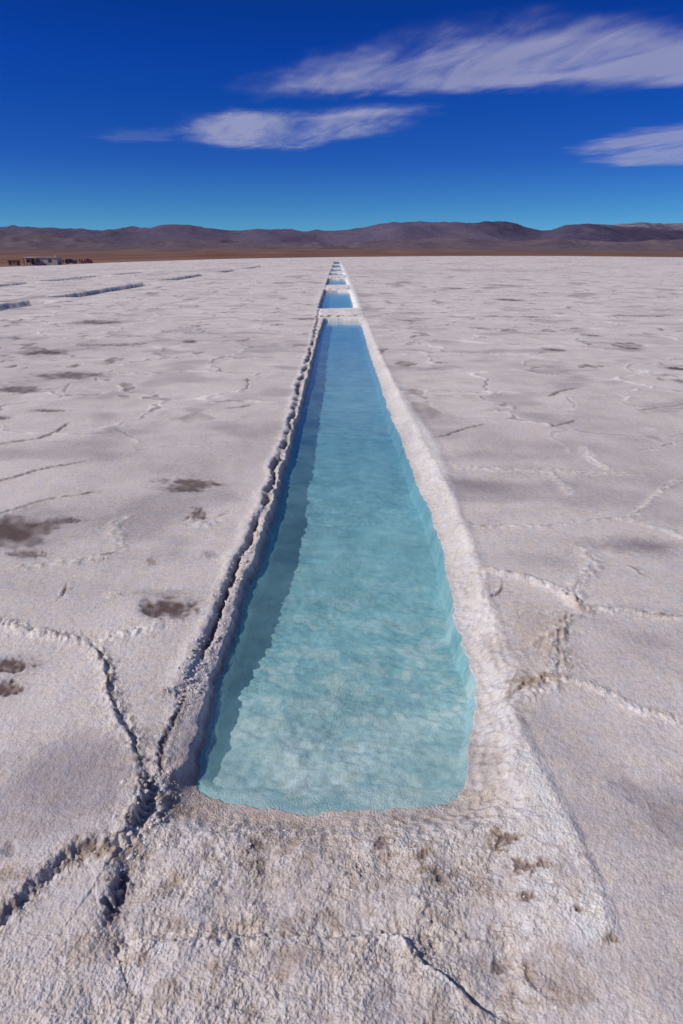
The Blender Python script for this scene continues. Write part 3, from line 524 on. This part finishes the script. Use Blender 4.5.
# ---------------------------------------------------------------- salt causeways between pools
def lumpy_bar(name, x0, x1, y0, y1, zb, h, seed, label):
    nx, ny = 50, 70
    xs = np.linspace(x0, x1, nx); ys = np.linspace(y0, y1, ny)
    XX, YY = np.meshgrid(xs, ys)
    ex = np.minimum(XX - x0, x1 - XX); ey = np.minimum(YY - y0, y1 - YY)
    n = .5 * perlin(XX / .5, YY / .7, seed) + .35 * perlin(XX / .18, YY / .25, seed + 1) + .2 * perlin(XX / .08, YY / .1, seed + 2)
    edge = sm(0, .10, ex + .04 * n) * sm(0, .22, ey + .1 * n)
    ZZ = zb - .09 + (.09 + h * (.75 + .5 * n)) * edge
    XX = XX + .03 * perlin(XX / .3, YY / .3, seed + 3); YY = YY + .08 * perlin(XX / .3, YY / .3, seed + 4)
    cc = np.tile(C_WHITE, (XX.size, 1))
    front = (YY < y0 + .45 + .1 * n).ravel() * 1.0
    cc = mix(cc, front * sm(-.3, .25, perlin(XX / .16, YY / .5, seed + 5)).ravel() * .85, C_DARK * 1.5)
    cc = mix(cc, sm(.1, .5, n).ravel() * .3, C_TAN)
    o = grid_obj(name, XX, YY, ZZ, M_SALT, cc)
    tag(o, label, 'salt bar', 'salt bars between the pools')
lumpy_bar('salt_bar', -.60, .80, 20.15, 23.2, -.05, .075, 31, 'widest crusty salt bar crossing the channel at the far end of the long blue pool')
lumpy_bar('salt_bar', -.60, .72, 35.9, 40.9, -.05, .08, 47, 'second salt bar up the channel, between the small bright blue pool and the darker one')
lumpy_bar('salt_bar', -.60, .70, 53.3, 58.3, -.05, .10, 63, 'narrow distant salt bar, beyond the second small pool of the channel')

# ---------------------------------------------------------------- loose salt crumbs beside the plate edge and round the near end
def crumbs():
    rs = np.random.RandomState(5)
    P = []
    for i in range(1700):
        t = rs.rand() ** 1.6
        j = t * (len(LCR) - 4); a = int(j); fr = j - a
        p0, p1 = LCR[a], LCR[a + 1]
        px_, py_ = p0[0] + (p1[0] - p0[0]) * fr, p0[1] + (p1[1] - p0[1]) * fr
        if py_ > 9: continue
        P.append((px_ + rs.normal(.03, .035), py_ + rs.normal(0, .03), rs.gamma(2., .0020)))
    for i in range(900):
        P.append((rs.uniform(-.62, .55), rs.uniform(1.25, 1.74), rs.gamma(2., .0011)))
    for i in range(220):
        P.append((rs.normal(-.62, .04), rs.uniform(1.5, 1.95), rs.gamma(2., .0022)))
    for pts, h, w, dark, cw, step, warm in CRACKS:
        if pts[0][1] > 4 or h < .008: continue
        L = sum(math.dist(a, b) for a, b in zip(pts[:-1], pts[1:]))
        for i in range(int(L * 70)):
            k = rs.randint(len(pts) - 1); fr = rs.rand()
            P.append((pts[k][0] + (pts[k + 1][0] - pts[k][0]) * fr + rs.normal(0, w * .8), pts[k][1] + (pts[k + 1][1] - pts[k][1]) * fr + rs.normal(0, w * .8), rs.gamma(2., .0012)))
    P = np.array(P)
    zz, cc, _ = field(P[:, 0].copy(), P[:, 1].copy(), np.full(len(P), .003))
    ok = (zz > WL + .004)
    P, zz, cc = P[ok], zz[ok], cc[ok]
    bm = bmesh.new(); bmesh.ops.create_icosphere(bm, subdivisions=1, radius=1.)
    bv = np.array([v.co[:] for v in bm.verts]); bf = np.array([[v.index for v in f.verts] for f in bm.faces]); bm.free()
    V = []; Fc = []; C = []
    for i, (p, z0, c0) in enumerate(zip(P, zz, cc)):
        r = min(p[2], .022)
        s = np.array((1., rs.uniform(.6, 1.2), rs.uniform(.45, .8))) * r
        v = bv * (1 + rs.uniform(-.3, .3, (len(bv), 1))) * s
        a = rs.rand() * 6.28; ca, sa = math.cos(a), math.sin(a)
        v = np.stack([v[:, 0] * ca - v[:, 1] * sa, v[:, 0] * sa + v[:, 1] * ca, v[:, 2]], -1) + (p[0], p[1], z0 - r * .1)
        Fc.append(bf + len(V) * len(bv)); V.append(v); C.append(np.tile(C_WHITE * rs.uniform(.75, 1.1) * (1, .97, .95), (len(bv), 1)))
    V = np.concatenate(V); Fc = np.concatenate(Fc); C = np.concatenate(C)
    me = bpy.data.meshes.new('salt_crumbs'); me.from_pydata(V.tolist(), [], Fc.tolist()); me.update()
    a = me.color_attributes.new('Col', 'FLOAT_COLOR', 'POINT'); a.data.foreach_set('color', np.concatenate([C, np.ones((len(C), 1))], 1).astype(np.float32).ravel())
    me.materials.append(M_SALT)
    o = link(bpy.data.objects.new('salt_crumbs', me)); tag(o, 'loose crumbs of broken white salt crust scattered along the cracks', 'salt crumbs', None, 'stuff')
crumbs()

# ---------------------------------------------------------------- brown plain beyond the salt
def land_material(name, c1, c2, c3, sc, bump=.5, dist=8.):
    t = NT(name); co = t.n('ShaderNodeTexCoord').outputs['Object']
    n1 = t.noise(t.scale(co, (1., .35, 1.)), sc, 8., .62); n2 = t.noise(co, sc * 7, 6., .65)
    c = t.mixc(t.ramp(n1, [(.40, 0.), (.60, 1.)]), c1, c2); c = t.mixc(t.ramp(n2, [(.48, 0.), (.68, 1.)]), c, c3)
    b = t.n('ShaderNodeBump', {'Height': n2, 'Strength': bump, 'Distance': dist})
    return t.out(t.n('ShaderNodeBsdfPrincipled', {'Base Color': c, 'Roughness': .95, 'Specular IOR Level': .05, 'Normal': b.outputs[0]}).outputs[0])
def plain_material():
    t = NT('dry_plain'); at = t.n('ShaderNodeVertexColor', layer_name='Col').outputs[0]
    co = t.n('ShaderNodeTexCoord').outputs['Object']
    n1 = t.noise(t.scale(co, (.25, .05, 1.)), .02, 8., .65)
    c = t.mixc(1., at, t.ramp(n1, [(.35, .6), (.65, 1.35)]), 'MULTIPLY')
    return t.out(t.n('ShaderNodeBsdfPrincipled', {'Base Color': c, 'Roughness': .95, 'Specular IOR Level': .05}).outputs[0])
uu = np.linspace(-2.2, 2.2, 700); tt = np.linspace(0, 1, 160) ** 2.2
uc_ = np.clip(uu, -1.3, 1.6)
ys, zs = shore(uc_)
U, T = np.meshgrid(uu, tt); YS = ys[None, :]; ZS = zs[None, :]
Yp = (YS - 6) + (9500 - YS) * T; Xp = U * Yp
s0 = (ZS - .06 - CAMH) / (YS - 6); s1 = .0075 - .0035 * sm(-.2, .5, U)
Zp = CAMH + Yp * (s0 + (s1 - s0) * np.clip(T, 0, 1) ** .55) + .10 * perlin(Xp / 30, Yp / 60, 5) * sm(0, .02, T)
app = (Zp - CAMH) / Yp
cn = perlin(Xp / 900, Yp / 1600, 6) + .4 * perlin(Xp / 200, Yp / 500, 7)
k = np.clip((app - s0) / (s1 - s0), 0, 1).ravel() + .06 * cn.ravel()
cp = np.tile(np.array((.240, .135, .100)), (k.size, 1))
cp = mix(cp, sm(.10, .22, k), np.array((.225, .118, .085)))
cp = mix(cp, sm(.40, .70, k), np.array((.21, .128, .102)))
cp = mix(cp, sm(.70, 1.0, k), np.array((.160, .118, .128)))
o = grid_obj('plain', Xp, Yp, Zp, plain_material(), cp); o['kind'] = 'structure'

# ---------------------------------------------------------------- mountains
def range_(name, sky, ya, yb, seed, mat, wl, nc=1100, nr=150, jag=.34, base=.0):
    uu = np.linspace(-1.9, 1.9, nc); vv = np.linspace(0, 1, nr)
    U, V = np.meshgrid(uu, vv); Yh = ya + (yb - ya) * V; Xh = U * Yh
    tgt = np.interp(uu, [s[0] for s in sky], [s[1] for s in sky])
    tgt = tgt + .0003 * perlin(uu * 40, uu * 0 + .3, seed)
    rd = 0; a = 1.; w = wl
    wx = Xh + wl * .25 * perlin(Xh / wl, Yh / wl, seed + 2); wy = Yh + wl * .25 * perlin(Xh / wl, Yh / wl, seed + 3)
    for i in range(6):
        rd = rd + a * (1 - 2.2 * np.abs(perlin(wx / w, wy / w, seed + 4 + i))); a *= .42; w *= .48
    rd = rd / 1.7
    env = sm(0, .78, V) * (1 - .4 * sm(.85, 1, V))
    Z = env * (1 - jag + jag * rd)
    s = (Z / Yh).max(0)
    kern = np.hanning(21); kern /= kern.sum(); s = np.convolve(np.pad(s, 10, 'edge'), kern, 'valid')
    Z = CAMH + Z * (tgt / s)[None, :] - 12
    o = grid_obj(name, Xh, Yh, Z, mat); o['kind'] = 'structure'
    return o
range_('mountains', SKY1, 9500., 15500., 3, land_material('mountain_rock_hazed', (.112, .086, .150), (.138, .108, .165), (.155, .130, .170), .0011, .4, 45.), 2600.)  # distance haze is put into the purple mountain colours
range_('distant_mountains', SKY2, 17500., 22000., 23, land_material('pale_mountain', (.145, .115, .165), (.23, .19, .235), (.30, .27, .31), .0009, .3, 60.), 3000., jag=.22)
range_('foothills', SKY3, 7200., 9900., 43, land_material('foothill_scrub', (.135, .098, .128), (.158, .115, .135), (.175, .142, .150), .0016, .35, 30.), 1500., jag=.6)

# ---------------------------------------------------------------- clouds: thin ice sheets 2.6 km up
def cloud_material(seed, dens, soft):
    t = NT('thin_cloud'); co = t.n('ShaderNodeTexCoord').outputs['Object']
    e = t.n('ShaderNodeAttribute', attribute_name='edge').outputs['Fac']
    rot = t.n('ShaderNodeMapping', {'Vector': co, 'Rotation': (0, 0, R(-16)), 'Location': (seed * 3.1e3, 0, 0)}).outputs[0]
    n1 = t.noise(t.scale(rot, (.00055, .00022, 0.)), 1., 6., .55, .6)
    n2 = t.noise(t.scale(rot, (.0022, .00060, 0.)), 1., 6., .60, .8)
    v = t.math('ADD', t.math('MULTIPLY', n1, .68), t.math('MULTIPLY', n2, .32))
    v = t.math('ADD', v, t.math('MULTIPLY', t.math('SUBTRACT', e, .6), soft))
    a = t.math('MULTIPLY', t.ramp(v, [(.30, 0.), (.42, .16), (.52, .50), (.64, 1.)]), dens)
    a = t.math('MULTIPLY', a, t.n('ShaderNodeMapRange', {'Value': e, 1: 0., 2: .75}, interpolation_type='SMOOTHSTEP').outputs[0], True)
    d = t.n('ShaderNodeBsdfDiffuse', {'Color': (.86, .86, .95, 1)}).outputs[0]; tl = t.n('ShaderNodeBsdfTranslucent', {'Color': (.84, .84, .95, 1)}).outputs[0]
    s = t.n('ShaderNodeMixShader', {0: .75, 1: d, 2: tl}).outputs[0]
    tr = t.n('ShaderNodeBsdfTransparent').outputs[0]
    return t.out(t.n('ShaderNodeMixShader', {0: a, 1: tr, 2: s}).outputs[0])
CLAB = [('long broad white cloud bank high across the right of the sky', .56, .34, 1), ('smaller ragged wispy white cloud below and left of the long one', .60, .26, 2),
        ('short thin cloud low over the mountains at the right edge', .48, .28, 3), ('very faint wisp of cloud left of the ragged one', .10, .3, 4)]
for pts, (lab, dens, soft, sd_) in zip(CLOUDS, CLAB):
    P = [(a * 1000, b * 1000) for a, b in pts]
    xs = [p[0] for p in P]; ysx = [p[1] for p in P]; pad = 1100
    XX, YY = np.meshgrid(np.linspace(min(xs) - pad, max(xs) + pad, 220), np.linspace(min(ysx) - pad, max(ysx) + pad, 120))
    wxx = XX + 260 * perlin(XX / 900, YY / 900, sd_) + 110 * perlin(XX / 300, YY / 350, sd_ + 1); wyy = YY + 260 * perlin(XX / 900, YY / 900, sd_ + 2) + 110 * perlin(XX / 300, YY / 350, sd_ + 3)
    sd = polysd(wxx, wyy, P) + 450
    wid = {1: 1500., 2: 1350., 3: 1500., 4: 900.}[sd_]
    e = np.clip(sd / wid, 0, 1)
    o = grid_obj('cloud', XX, YY, 2600 + 40 * perlin(XX / 1500, YY / 1500, 9), cloud_material(sd_, dens, soft), None, sd > 0, {'edge': e})
    tag(o, lab, 'cloud', 'thin clouds in the sky')

# ---------------------------------------------------------------- the salt workers' stop on the left shore
def box(bm, x0, x1, y0, y1, z0, z1):
    v = [bm.verts.new(p) for p in ((x0, y0, z0), (x1, y0, z0), (x1, y1, z0), (x0, y1, z0), (x0, y0, z1), (x1, y0, z1), (x1, y1, z1), (x0, y1, z1))]
    for f in ((3, 2, 1, 0), (4, 5, 6, 7), (0, 1, 5, 4), (1, 2, 6, 5), (2, 3, 7, 6), (3, 0, 4, 7)): bm.faces.new([v[i] for i in f])
def part(name, boxes, m, parent=None, bev=.01):
    bm = bmesh.new()
    for b in boxes: box(bm, *b)
    if bev: bmesh.ops.bevel(bm, geom=bm.edges[:], offset=bev, segments=1, affect='EDGES')
    me = bpy.data.meshes.new(name); bm.to_mesh(me); bm.free(); me.materials.append(m)
    return link(bpy.data.objects.new(name, me), parent)
def empty(name, loc, rz=0.):
    o = bpy.data.objects.new(name, None); o.location = loc; o.rotation_euler = (0, 0, rz); o.empty_display_size = .3
    return link(o)
M_WALL = simple('whitewashed_salt_block', (.62, .50, .47), .9, .3, 1.5); M_ROOF = simple('tin_roof', (.62, .58, .58), .5, .3, 2.)
M_DARKM = simple('dark_opening', (.035, .03, .035), .4, .2); M_WOOD = simple('weathered_wood', (.13, .075, .05), .8, .3, 3.)
M_ADOBE = simple('red_adobe', (.38, .21, .16), .95, .3, 2.); M_GLASS = simple('window_glass', (.03, .035, .045), .15, .1, 1., 0., .6)
M_TYRE = simple('tyre_rubber', (.02, .02, .02), .8, .1); M_RIM = simple('wheel_rim', (.35, .35, .36), .35, .1, 4., .8)
(bx0, by0, bz0), (bx1, _, _) = BLD['building']
W = bx1 - bx0
b = empty('salt_building', (bx0, by0, bz0 + .0)); tag(b, 'long low white salt block building with dark porch on the far left shore', 'building')
part('wall', [(0, W, 1.6, 6., -.3, 2.35)], M_WALL, b)
rf = part('roof', [(-.25, W + .25, 1.35, 6.25, 2.353, 2.55)], M_ROOF, b)
part('chimney', [(W - 1.6, W - 1.2, 4., 4.4, 2.553, 3.1)], M_WALL, rf)
po = part('porch', [(-.1, W * .42, -.2, 1.34, 2.20, 2.34)], M_WALL, b)
for i in range(5): part('post', [(.05 + i * W * .098, .20 + i * W * .098, -.12, .03, -.3, 2.197)], M_WOOD, po)
dr = part('door', [(2.2, 3.2, 1.54, 1.598, 0, 2.0)], M_DARKM, b); part('handle', [(3.0, 3.08, 1.50, 1.538, .95, 1.05)], M_RIM, dr)
for x in (.9, 4.6, 8.8):
    wd = part('window', [(x - .55, x + .55, 1.55, 1.598, .75, 1.75)], M_WOOD, b); part('pane', [(x - .47, x + .47, 1.53, 1.548, .83, 1.67)], M_GLASS, wd, 0)
(ax0, ay0, az0), (ax1, _, _) = BLD['annex']
a = empty('adobe_shed', (ax0, ay0, az0)); tag(a, 'small low reddish adobe shed left of the long white building', 'shed')
part('wall', [(0, 3.2, 0, 2.6, -.3, 1.25)], M_ADOBE, a); part('roof', [(-.15, 3.35, -.15, 2.75, 1.253, 1.38)], M_WOOD, a); part('door', [(.5, 1.2, -.04, -.002, 0, 1.15)], M_DARKM, a)
part('window', [(1.8, 2.5, -.04, -.002, .5, 1.0)], M_GLASS, a)

def car(loc, rz, m, label):
    c = empty('parked_car', loc, rz); tag(c, label, 'car', 'vehicles parked by the shore')
    prof = [(-2.1, .35), (-2.12, .85), (-1.95, 1.0), (-1.75, 1.62), (-.9, 1.74), (.3, 1.70), (.95, 1.10), (1.95, .98), (2.12, .75), (2.1, .35)]
    bm = bmesh.new()
    ring = []
    for y, k in ((-.84, .97), (-.72, 1.0), (.72, 1.0), (.84, .97)):
        ring.append([bm.verts.new((px * (1 if pz < 1.1 else .985), y * (1 if pz < 1.12 else .86), pz * k + (1 - k) * .5)) for px, pz in prof])
    n = len(prof)
    for a_, b_ in zip(ring[:-1], ring[1:]):
        for i in range(n): bm.faces.new((a_[i], a_[(i + 1) % n], b_[(i + 1) % n], b_[i]))
    bm.faces.new(ring[0][::-1]); bm.faces.new(ring[-1])
    bmesh.ops.recalc_face_normals(bm, faces=bm.faces[:])
    me = bpy.data.meshes.new('body'); bm.to_mesh(me); bm.free(); me.materials.append(m); link(bpy.data.objects.new('body', me), c)
    for s in (-1, 1):
        for x0, x1 in ((-1.6, -.75), (-.65, .15)):
            y = s * .765; mesh_obj('window', [(x0, y - .02 * s, 1.12), (x1, y - .02 * s, 1.12), (x1 - .0, y - .04 * s, 1.55), (x0, y - .04 * s, 1.55), (x0, y + .03 * s, 1.12), (x1, y + .03 * s, 1.12), (x1, y - .01 * s, 1.55), (x0, y - .01 * s, 1.55)],
                [(4, 5, 6, 7), (0, 1, 5, 4), (3, 2, 6, 7), (0, 3, 7, 4), (1, 2, 6, 5)], M_GLASS, c, False)
        for x in (-1.3, 1.3):
            bm = bmesh.new(); bmesh.ops.create_cone(bm, cap_ends=True, segments=20, radius1=.36, radius2=.36, depth=.22, matrix=Matrix.Translation((x, s * .78, .36)) @ Matrix.Rotation(R(90), 4, 'X'))
            bmesh.ops.bevel(bm, geom=bm.edges[:], offset=.03, segments=1, affect='EDGES')
            me = bpy.data.meshes.new('wheel'); bm.to_mesh(me); bm.free(); me.materials.append(M_TYRE); w = link(bpy.data.objects.new('wheel', me), c)
            bm = bmesh.new(); bmesh.ops.create_cone(bm, cap_ends=True, segments=16, radius1=.2, radius2=.18, depth=.24, matrix=Matrix.Translation((x, s * .785, .36)) @ Matrix.Rotation(R(90), 4, 'X'))
            me = bpy.data.meshes.new('rim'); bm.to_mesh(me); bm.free(); me.materials.append(M_RIM); link(bpy.data.objects.new('rim', me), w)
    return c
def at_shore(p, dz=.0): return (p[0], p[1], p[2] + dz)
M_CARD = simple('dark_red_paint', (.12, .03, .03), .35, .1); M_CARB = simple('dark_paint', (.04, .04, .055), .35, .1)
car(at_shore(CARS[0]), R(12), M_CARB, 'dark estate car parked among the people right of the white building')
car(at_shore(CARS[1]), R(-20), M_CARD, 'dark red car parked farthest right on the left shore')

def person(loc, rz, top, trousers, hairc, label, arm=.25, stride=.12):
    root = empty('person', loc, rz); tag(root, label, 'person', 'people standing by the shore')
    skin = M_SKIN
    vs = [(0, 0, .95), (0, 0, 1.12), (0, 0, 1.32), (0, 0, 1.45), (0, 0, 1.53), (0, .01, 1.62), (0, 0, 1.70)]
    rd = [(.15, .11), (.13, .10), (.17, .11), (.12, .09), (.055, .055), (.085, .10), (.07, .085)]
    ed = [(i, i + 1) for i in range(6)]
    for s in (-1, 1):
        i = len(vs); vs += [(s * .10, 0, .88), (s * .11, stride * s * .5 + .02, .48), (s * .11, stride * s, .08), (s * .12, stride * s + .15, .03)]
        rd += [(.09, .10), (.06, .065), (.042, .045), (.04, .03)]; ed += [(0, i), (i, i + 1), (i + 1, i + 2), (i + 2, i + 3)]
        i = len(vs); vs += [(s * .20, 0, 1.40), (s * (.22 + arm * .2), -.02, 1.12), (s * (.22 + arm * .1), .08, .88), (s * (.22 + arm * .1), .11, .78)]
        rd += [(.06, .06), (.045, .045), (.033, .033), (.035, .02)]; ed += [(3, i), (i, i + 1), (i + 1, i + 2), (i + 2, i + 3)]
    def grow(name, idx_scale, keepz, m, parent):
        me = bpy.data.meshes.new(name); me.from_pydata(vs, ed, []); o = bpy.data.objects.new(name, me); COL.objects.link(o)
        mo = o.modifiers.new('s', 'SKIN'); mo.use_smooth_shade = True
        sv = me.skin_vertices[0].data
        for i, r in enumerate(rd): sv[i].radius = (r[0] + idx_scale, r[1] + idx_scale)
        sv[0].use_root = True
        o.modifiers.new('b', 'SUBSURF').levels = 1
        dg = bpy.context.evaluated_depsgraph_get(); m2 = bpy.data.meshes.new_from_object(o.evaluated_get(dg))
        bpy.data.objects.remove(o)
        if keepz:
            bm = bmesh.new(); bm.from_mesh(m2)
            bmesh.ops.delete(bm, geom=[v for v in bm.verts if not keepz(v.co)], context='VERTS'); bm.to_mesh(m2); bm.free()
        m2.materials.clear(); m2.materials.append(m); return link(bpy.data.objects.new(name, m2), parent)
    bd = grow('body', 0, None, skin, root)
    grow('jacket', .014, lambda c: .86 < c.z < 1.52, top, root)
    grow('trousers', .012, lambda c: .07 < c.z < .93 and abs(c.x) < .20, trousers, root)
    grow('hair', .012, lambda c: c.z > 1.60 and c.y < .06, hairc, root)
M_SKIN = simple('skin', (.35, .2, .14), .6, .1); HAIR = simple('dark_hair', (.02, .015, .012), .5, .1)
TOPS = [('dark red', simple('red_cloth', (.16, .03, .03), .9, .2)), ('black', simple('black_cloth', (.02, .02, .025), .9, .2)), ('brown', simple('brown_cloth', (.09, .05, .035), .9, .2)),
        ('navy', simple('navy_cloth', (.025, .03, .07), .9, .2)), ('dark maroon', simple('maroon_cloth', (.09, .03, .04), .9, .2)), ('grey', simple('grey_cloth', (.10, .09, .10), .9, .2)), ('white', simple('white_cloth', (.6, .58, .58), .9, .2))]
TROU = [simple('jeans', (.04, .05, .09), .9, .2), simple('black_trousers', (.02, .02, .02), .9, .2)]
FLAB = ['person in a dark red jacket standing nearest the white building', 'person in black standing second from the white building', 'person in a brown jacket standing just left of the dark car',
        'person in navy standing in front of the dark car', 'person in a maroon jacket right of the dark car', 'person in a grey jacket standing in the middle of the group', 'person in a white shirt near the red car',
        'person in black standing beside the red car', 'person in dark red, farthest right on the shore']
FT = [0, 1, 2, 3, 4, 5, 6, 1, 0]
for i, p in enumerate(FOLK):
    person(at_shore(p), R([10, 80, 200, -40, 150, 20, 100, -90, 170][i]), TOPS[FT[i]][1], TROU[i % 2], HAIR, FLAB[i], .2 + .1 * (i % 3), .05 + .05 * (i % 3))

# ---------------------------------------------------------------- sky and sun
SUN_EL = 41.; SUN_AZ = -104.        # azimuth clockwise from +Y (view direction); the sun stands to the left, a touch behind
w = bpy.data.worlds.new('World'); scene.world = w; w.use_nodes = True
t = NT('sky', w)
sky = t.n('ShaderNodeTexSky', sky_type='NISHITA', sun_disc=False, sun_elevation=R(SUN_EL), sun_rotation=R(SUN_AZ), altitude=3400., air_density=.85, dust_density=.1, ozone_density=4.)
gm = t.n('ShaderNodeGamma', {'Color': sky.outputs[0], 'Gamma': 1.0}).outputs[0]
sep = t.n('ShaderNodeSeparateXYZ', {0: t.n('ShaderNodeTexCoord').outputs['Generated']})
tint = t.ramp(sep.outputs['Z'], [(.0, (.20, .42, .52)), (.054, (.13, .33, .50)), (.113, (.065, .215, .53)), (.168, (.034, .195, .555)), (.22, (.022, .176, .60)), (.27, (.016, .155, .54)), (.42, (.11, .24, .47)), (.75, (.66, .62, .60)), (1., (.72, .66, .62))])  # sky above the view is brightened, an added neutral fill for ground shadows
c = t.mixc(1., gm, tint, 'MULTIPLY')
t.out(t.n('ShaderNodeBackground', {'Color': c, 'Strength': .15}).outputs[0])
sun = bpy.data.lights.new('sun', 'SUN'); sun.energy = 3.1; sun.angle = R(.5); sun.color = (1., .95, .885)
so = link(bpy.data.objects.new('sun', sun))
az = R(SUN_AZ); el = R(SUN_EL)
d = Vector((math.sin(az) * math.cos(el), math.cos(az) * math.cos(el), math.sin(el)))
so.rotation_euler = d.to_track_quat('Z', 'Y').to_euler()

# ---------------------------------------------------------------- camera
cam = bpy.data.cameras.new('camera'); cam.sensor_fit = 'VERTICAL'; cam.sensor_height = 36.; cam.lens = 24.; cam.clip_start = .05; cam.clip_end = 60000.
co = link(bpy.data.objects.new('camera', cam)); co.location = (0, 0, CAMH); co.rotation_euler = (R(90) - PITCH, 0, -YAW)
scene.camera = co
scene.view_settings.view_transform = 'Standard'; scene.view_settings.look = 'None'; scene.view_settings.exposure = 0.; scene.view_settings.gamma = 1.
scene.cycles.transparent_max_bounces = 16; scene.cycles.max_bounces = 6
